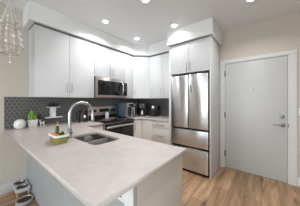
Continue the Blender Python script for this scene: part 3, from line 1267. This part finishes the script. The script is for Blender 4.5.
mk('indicator', M['red'], kt, kl, True)

# ------------------------------------------------------------------ left end of the worktop
vs = thing('round_vase', 'round white faceted vase with gold flecks on the left end of the worktop', 'vase', (0.16, -2.705, CZ1))


def vase(bm):
    t = bmesh.new()
    bmesh.ops.create_icosphere(t, subdivisions=2, radius=0.084)
    for v in t.verts:
        v.co.z = v.co.z * 0.93
    for v in list(t.verts):
        v.co.x *= 0.82
        v.co.y *= 0.82
        if v.co.z < -0.066:
            v.co.z = -0.066
        if v.co.z > 0.068:
            v.co.z = 0.068
    bmesh.ops.translate(t, verts=t.verts, vec=(0.16, -2.705, CZ1 + 0.0665))
    merge(bm, t)


mk('body', M['ceram'], vs, vase)
for a, z in ((-0.9, 0.055), (-0.45, 0.04), (-0.1, 0.07)):
    mk('gold_fleck', M['gold'], vs, lambda bm, a=a, z=z: ball(bm, (0.16 + 0.064 * math.cos(a + 0.8), -2.705 + 0.064 * math.sin(a + 0.8), CZ1 + z + 0.01), 0.009, 0.009, 0.012, 10), True)

pc = thing('potted_cactus', 'green cactus with upright stems in a white rectangular pot', 'potted plant', (0.10, -2.55, CZ1))


def pot(bm):
    def ring(i, z):
        return [bm.verts.new((x, y, z)) for x, y in rrect(0.055 + i, 0.145 - i, -2.612 + i, -2.488 - i, 0.012, 3)]
    rs = [ring(0.008, CZ1 + 0.0005), ring(0, CZ1 + 0.112), ring(0.006, CZ1 + 0.112), ring(0.008, CZ1 + 0.095)]
    n = len(rs[0])
    for a, b in zip(rs, rs[1:]):
        for i in range(n):
            bm.faces.new((a[i], a[(i + 1) % n], b[(i + 1) % n], b[i]))
    bm.faces.new(rs[0][::-1])
    bm.faces.new(rs[-1])


mk('pot', M['ceram'], pc, pot, True)
bx('soil', M['soil'], pc, 0.066, 0.134, -2.60, -2.50, CZ1 + 0.0955, CZ1 + 0.105)
for sx, sy, h, r in ((0.10, -2.555, 0.155, 0.024), (0.118, -2.590, 0.085, 0.0175), (0.098, -2.513, 0.10, 0.017), (0.127, -2.562, 0.065, 0.013), (0.08, -2.532, 0.115, 0.016), (0.122, -2.528, 0.075, 0.013), (0.082, -2.583, 0.105, 0.014)):
    def stem(bm, sx=sx, sy=sy, h=h, r=r):
        seg, lev = 28, 9
        rings = []
        for k in range(lev + 1):
            t = k / lev
            rad = r * (0.75 + 0.35 * math.sin(t * PI * 0.8)) if t < 0.75 else r * math.sqrt(max(0.0, 1 - ((t - 0.75) / 0.25) ** 2)) * 1.08
            rings.append([bm.verts.new((sx + rad * (1 - 0.13 * (i % 4 == 0)) * math.cos(2 * PI * i / seg), sy + rad * (1 - 0.13 * (i % 4 == 0)) * math.sin(2 * PI * i / seg), CZ1 + 0.1035 + h * t)) for i in range(seg)])
        for a, b in zip(rings, rings[1:]):
            for i in range(seg):
                bm.faces.new((a[i], a[(i + 1) % seg], b[(i + 1) % seg], b[i]))
        bm.faces.new(rings[0][::-1])
        bmesh.ops.remove_doubles(bm, verts=bm.verts, dist=1e-5)
    mk('stem', M['cactus'], pc, stem, True)

# small white ornament beside the cactus
fg = thing('white_ornament', 'small white ornament with two legs beside the potted cactus', 'ornament', (0.11, -2.43, CZ1))


def orn(bm):
    for y in (-2.452, -2.408):
        tube(bm, [(0.11, y, CZ1 + 0.0005), (0.11, y + 0.003, CZ1 + 0.04)], [0.010, 0.009], 10)
    ball(bm, (0.11, -2.43, CZ1 + 0.048), 0.014, 0.033, 0.014, 14)
    tube(bm, [(0.11, -2.452, CZ1 + 0.05), (0.11, -2.458, CZ1 + 0.085), (0.11, -2.452, CZ1 + 0.1)], [0.011, 0.009, 0.011], 10)
    tube(bm, [(0.11, -2.41, CZ1 + 0.05), (0.11, -2.404, CZ1 + 0.075)], [0.009, 0.008], 10)


mk('body', M['white'], fg, orn, True)

dt = thing('dried_twigs', 'bunch of dark brown dried twigs behind the white ornament', 'dried plant', (0.04, -2.435, CZ1))
mk('holder', M['twig'], dt, lambda bm: lathe(bm, [(0, 0.0005), (0.018, 0.0005), (0.022, 0.05), (0.019, 0.055), (0, 0.05)], 0.04, -2.435, 14, 'z', CZ1), True)


def twigs(bm):
    for i in range(16):
        a = 2 * PI * i / 16
        e = 0.012 + 0.022 * random.random()
        h = 0.11 + 0.07 * random.random()
        p0 = Vector((0.04 + 0.008 * math.cos(a), -2.435 + 0.008 * math.sin(a), CZ1 + 0.05))
        p1 = Vector((max(0.022, 0.04 + e * math.cos(a)), -2.435 + e * math.sin(a), CZ1 + h))
        tube(bm, [p0, (p0 + p1) / 2 + Vector((0.002, 0.003, 0.01)), p1], [0.003, 0.003, 0.0015], 6)
        ball(bm, p1, 0.008, 0.008, 0.014, 8)


mk('twigs', M['twig'], dt, twigs, True)

# white wall shelf on the tiles
ws = thing('wall_shelf', 'small white two-ledge shelf fixed to the grey tiles behind the faucet', 'shelf', (0.06, -2.24, 1.03))
bx('ledge', M['white'], ws, 0.0085, 0.1, -2.372, -2.12, 1.026, 1.040, 0.003)
bx('ledge', M['white'], ws, 0.0085, 0.08, -2.345, -2.15, 1.200, 1.210, 0.003)
bx('back_plate', M['white'], ws, 0.0085, 0.035, -2.297, -2.208, 1.0405, 1.1995, 0.004)
for i, (y, h, r) in enumerate(((-2.310, 0.062, 0.0215), (-2.262, 0.074, 0.022), (-2.214, 0.06, 0.021))):
    j = thing('jar', ('black lidded jar at the left of the upper white ledge', 'tallest black lidded jar, in the middle of the upper white ledge', 'black lidded jar at the right of the upper white ledge')[i],
              'jar', (0.048, y, 1.2105), 0, 'black jars on the upper white ledge')
    mk('body', M['black'], j, lambda bm, h=h, r=r: lathe(bm, [(0, 0), (r, 0), (r, h * 0.75), (r * 0.8, h * 0.8), (0, h * 0.8)], 0, 0, 16), True, True)
    mk('lid', M['black'], j, lambda bm, h=h, r=r: lathe(bm, [(0, h * 0.805), (r * 0.9, h * 0.805), (r * 0.9, h), (0, h)], 0, 0, 16), True, True)
cu = thing('white_cup', 'white cup standing on the lower white ledge of the wall shelf', 'cup', (0.067, -2.2525, 1.0405))
mk('body', M['ceram'], cu, lambda bm: lathe(bm, [(0, 0), (0.026, 0), (0.031, 0.08), (0.028, 0.08), (0.024, 0.006), (0, 0.006)], 0, 0, 22), True, True)

# ------------------------------------------------------------------ pet bowls under the overhang
fx0, fx1, fy0, fy1, ft = 0.02, 0.335, -2.772, -2.615, 0.125
pf = thing('pet_feeder', 'raised pale grey pet feeder on wooden legs beside the peninsula panel', 'pet feeder', ((fx0 + fx1) / 2, (fy0 + fy1) / 2, 0))
bowls = [(0.098, -2.694), (0.248, -2.694)]
circ = lambda cx, cy, r: [(cx + r * math.cos(2 * PI * i / 28), cy + r * math.sin(2 * PI * i / 28)) for i in range(28)]
bm = slab_with_holes(rrect(fx0, fx1, fy0, fy1, 0.02), [circ(cx, cy, 0.058) for cx, cy in bowls], ft - 0.02, ft, 0.002)
obj('tray', bm, M['grey'], pf)


def apron(bm):
    for y in (fy0 + 0.002, fy1 - 0.012):
        box(bm, fx0 + 0.02, fx1 - 0.02, y, y + 0.01, ft - 0.038, ft - 0.0205)
    for x in (fx0 + 0.002, fx1 - 0.012):
        box(bm, x, x + 0.01, fy0 + 0.02, fy1 - 0.02, ft - 0.038, ft - 0.0205)


mk('apron', M['grey'], pf, apron)
for x in (fx0 + 0.02, fx1 - 0.02):
    for y in (fy0 + 0.02, fy1 - 0.02):
        mk('leg', M['wood'], pf, lambda bm, x=x, y=y: lathe(bm, [(0.009, 0.0), (0.0125, ft - 0.04), (0.0125, ft - 0.021)], x, y, 12), True)


def pet_bowl(x, y, z, label, R, mrim, scale=1.0):
    t = thing('pet_bowl', label, 'pet bowl', (x, y, z), 0, 'pet bowls on the floor by the peninsula')
    mk('bowl', mrim, t, lambda bm: lathe(bm, [(0, -0.0345), (R * 0.72, -0.0345), (R * 0.9, -0.001), (R * 1.08, 0.0015), (R * 1.08, 0.004), (R * 0.92, 0.005), (R * 0.75, -0.024), (0, -0.026)], 0, 0, 30), True, True)
    mk('food', M['kibble'], t, lambda bm: lathe(bm, [(0, -0.0255), (R * 0.74, -0.0235), (R * 0.79, -0.012), (R * 0.4, -0.004), (0, -0.002)], 0, 0, 26), True, True)


pet_bowl(bowls[0][0], bowls[0][1], ft, 'dark round pet bowl set in the raised feeder, nearer the wall', 0.06, M['bowl'])
pet_bowl(bowls[1][0], bowls[1][1], ft, 'dark round pet bowl set in the raised feeder, farther from the wall', 0.06, M['bowl'])
fb = thing('pet_bowl', 'pale-rimmed dark pet bowl standing on the wooden floor before the raised feeder', 'pet bowl', (0.432, -2.70, 0), 0, 'pet bowls on the floor by the peninsula')
mk('bowl', M['bowlr'], fb, lambda bm: lathe(bm, [(0, 0.0005), (0.085, 0.0005), (0.093, 0.006), (0.09, 0.036), (0.08, 0.039), (0.068, 0.014), (0, 0.012)], 0, 0, 30), True, True)
mk('food', M['kibble'], fb, lambda bm: lathe(bm, [(0, 0.0125), (0.066, 0.0145), (0.0725, 0.026), (0.03, 0.029), (0, 0.03)], 0, 0, 26), True, True)

# ------------------------------------------------------------------ shell mobile
mx_, my_ = 0.40, -2.835
mb = thing('shell_mobile', 'hanging mobile of pale shells on cords and rings at the upper left', 'mobile', (mx_, my_, CEIL))


def hook(bm):
    lathe(bm, [(0.02, -0.004), (0.02, -0.0005)], mx_, my_, 14, 'z', CEIL)
    tube(bm, [(mx_, my_, CEIL - 0.004), (mx_, my_, 2.575)], 0.002, 6)
    ball(bm, (mx_, my_, 2.57), 0.008)


mk('hook', M['string'], mb, hook, True)
RINGS = ((2.245, 0.088), (1.985, 0.128), (1.905, 0.075))
for z, r in RINGS:
    def ringf(bm, z=z, r=r):
        tube(bm, [(mx_ + r * math.cos(2 * PI * i / 36), my_ + r * math.sin(2 * PI * i / 36), z) for i in range(36)], 0.004, 8, closed=True)
        nb_ = int(2 * PI * r / 0.019)
        for i in range(nb_):
            ball(bm, (mx_ + r * math.cos(2 * PI * i / nb_), my_ + r * math.sin(2 * PI * i / nb_), z), 0.0075, seg=8)
    mk('ring', M['rattan'], mb, ringf, True)


def shell_bm(bm, p, s):
    n = Vector((random.uniform(-1, 1), random.uniform(-1, 1), random.uniform(-0.3, 0.3))).normalized()
    q = Vector((0, 0, 1)).rotation_difference(n).to_matrix()
    ball(bm, p, s, s * random.uniform(0.8, 1.05), s * 0.28, 12, q)


NS = 10
for i in range(NS):
    a = 2 * PI * (i + 0.3) / NS
    ca, sa = math.cos(a), math.sin(a)
    p0 = Vector((mx_ + 0.006 * ca, my_ + 0.006 * sa, 2.57))
    p1 = Vector((mx_ + 0.088 * ca, my_ + 0.088 * sa, 2.245))
    p2 = Vector((mx_ + 0.128 * ca, my_ + 0.128 * sa, 1.985))
    p3 = Vector((mx_ + 0.075 * ca, my_ + 0.075 * sa, 1.905))
    mk('cord', M['string'], mb, lambda bm: tube(bm, [p0, p1, p2, p3], 0.003, 6))
    for k, t in enumerate((0.45, 0.7, 0.88)):
        if (i + k) % 2 == 0 or t > 0.8:
            mk('shell', M['shell'] if (i * 3 + k) % 5 else M['shellb'], mb, lambda bm: shell_bm(bm, p0.lerp(p1, t), 0.013 + 0.005 * t), True)
    for k, t in enumerate((0.25, 0.55, 0.85)):
        mk('shell', M['shell'] if (i + k) % 6 else M['shellb'], mb, lambda bm: shell_bm(bm, p1.lerp(p2, t), 0.016), True)
for i in range(5):
    a = 2 * PI * i / 5
    r = 0.03
    p = Vector((mx_ + r * math.cos(a), my_ + r * math.sin(a), 2.24))
    h = 0.28 + 0.06 * (i % 2)
    mk('cord', M['string'], mb, lambda bm: tube(bm, [(mx_, my_, 2.565), p, p - Vector((0, 0, h))], 0.0018, 6))
    for k in range(4):
        mk('shell', M['shell'] if (i + k) % 4 else M['shellb'], mb, lambda bm: shell_bm(bm, p - Vector((0, 0, 0.02 + h * k / 4)), 0.014), True)
mk('cord', M['string'], mb, lambda bm: tube(bm, [(mx_, my_, 2.565), (mx_, my_, 1.79)], 0.0018, 6))
for k in range(4):
    mk('shell', M['shell'], mb, lambda bm: shell_bm(bm, Vector((mx_, my_, 1.9 - 0.034 * k)), 0.016), True)
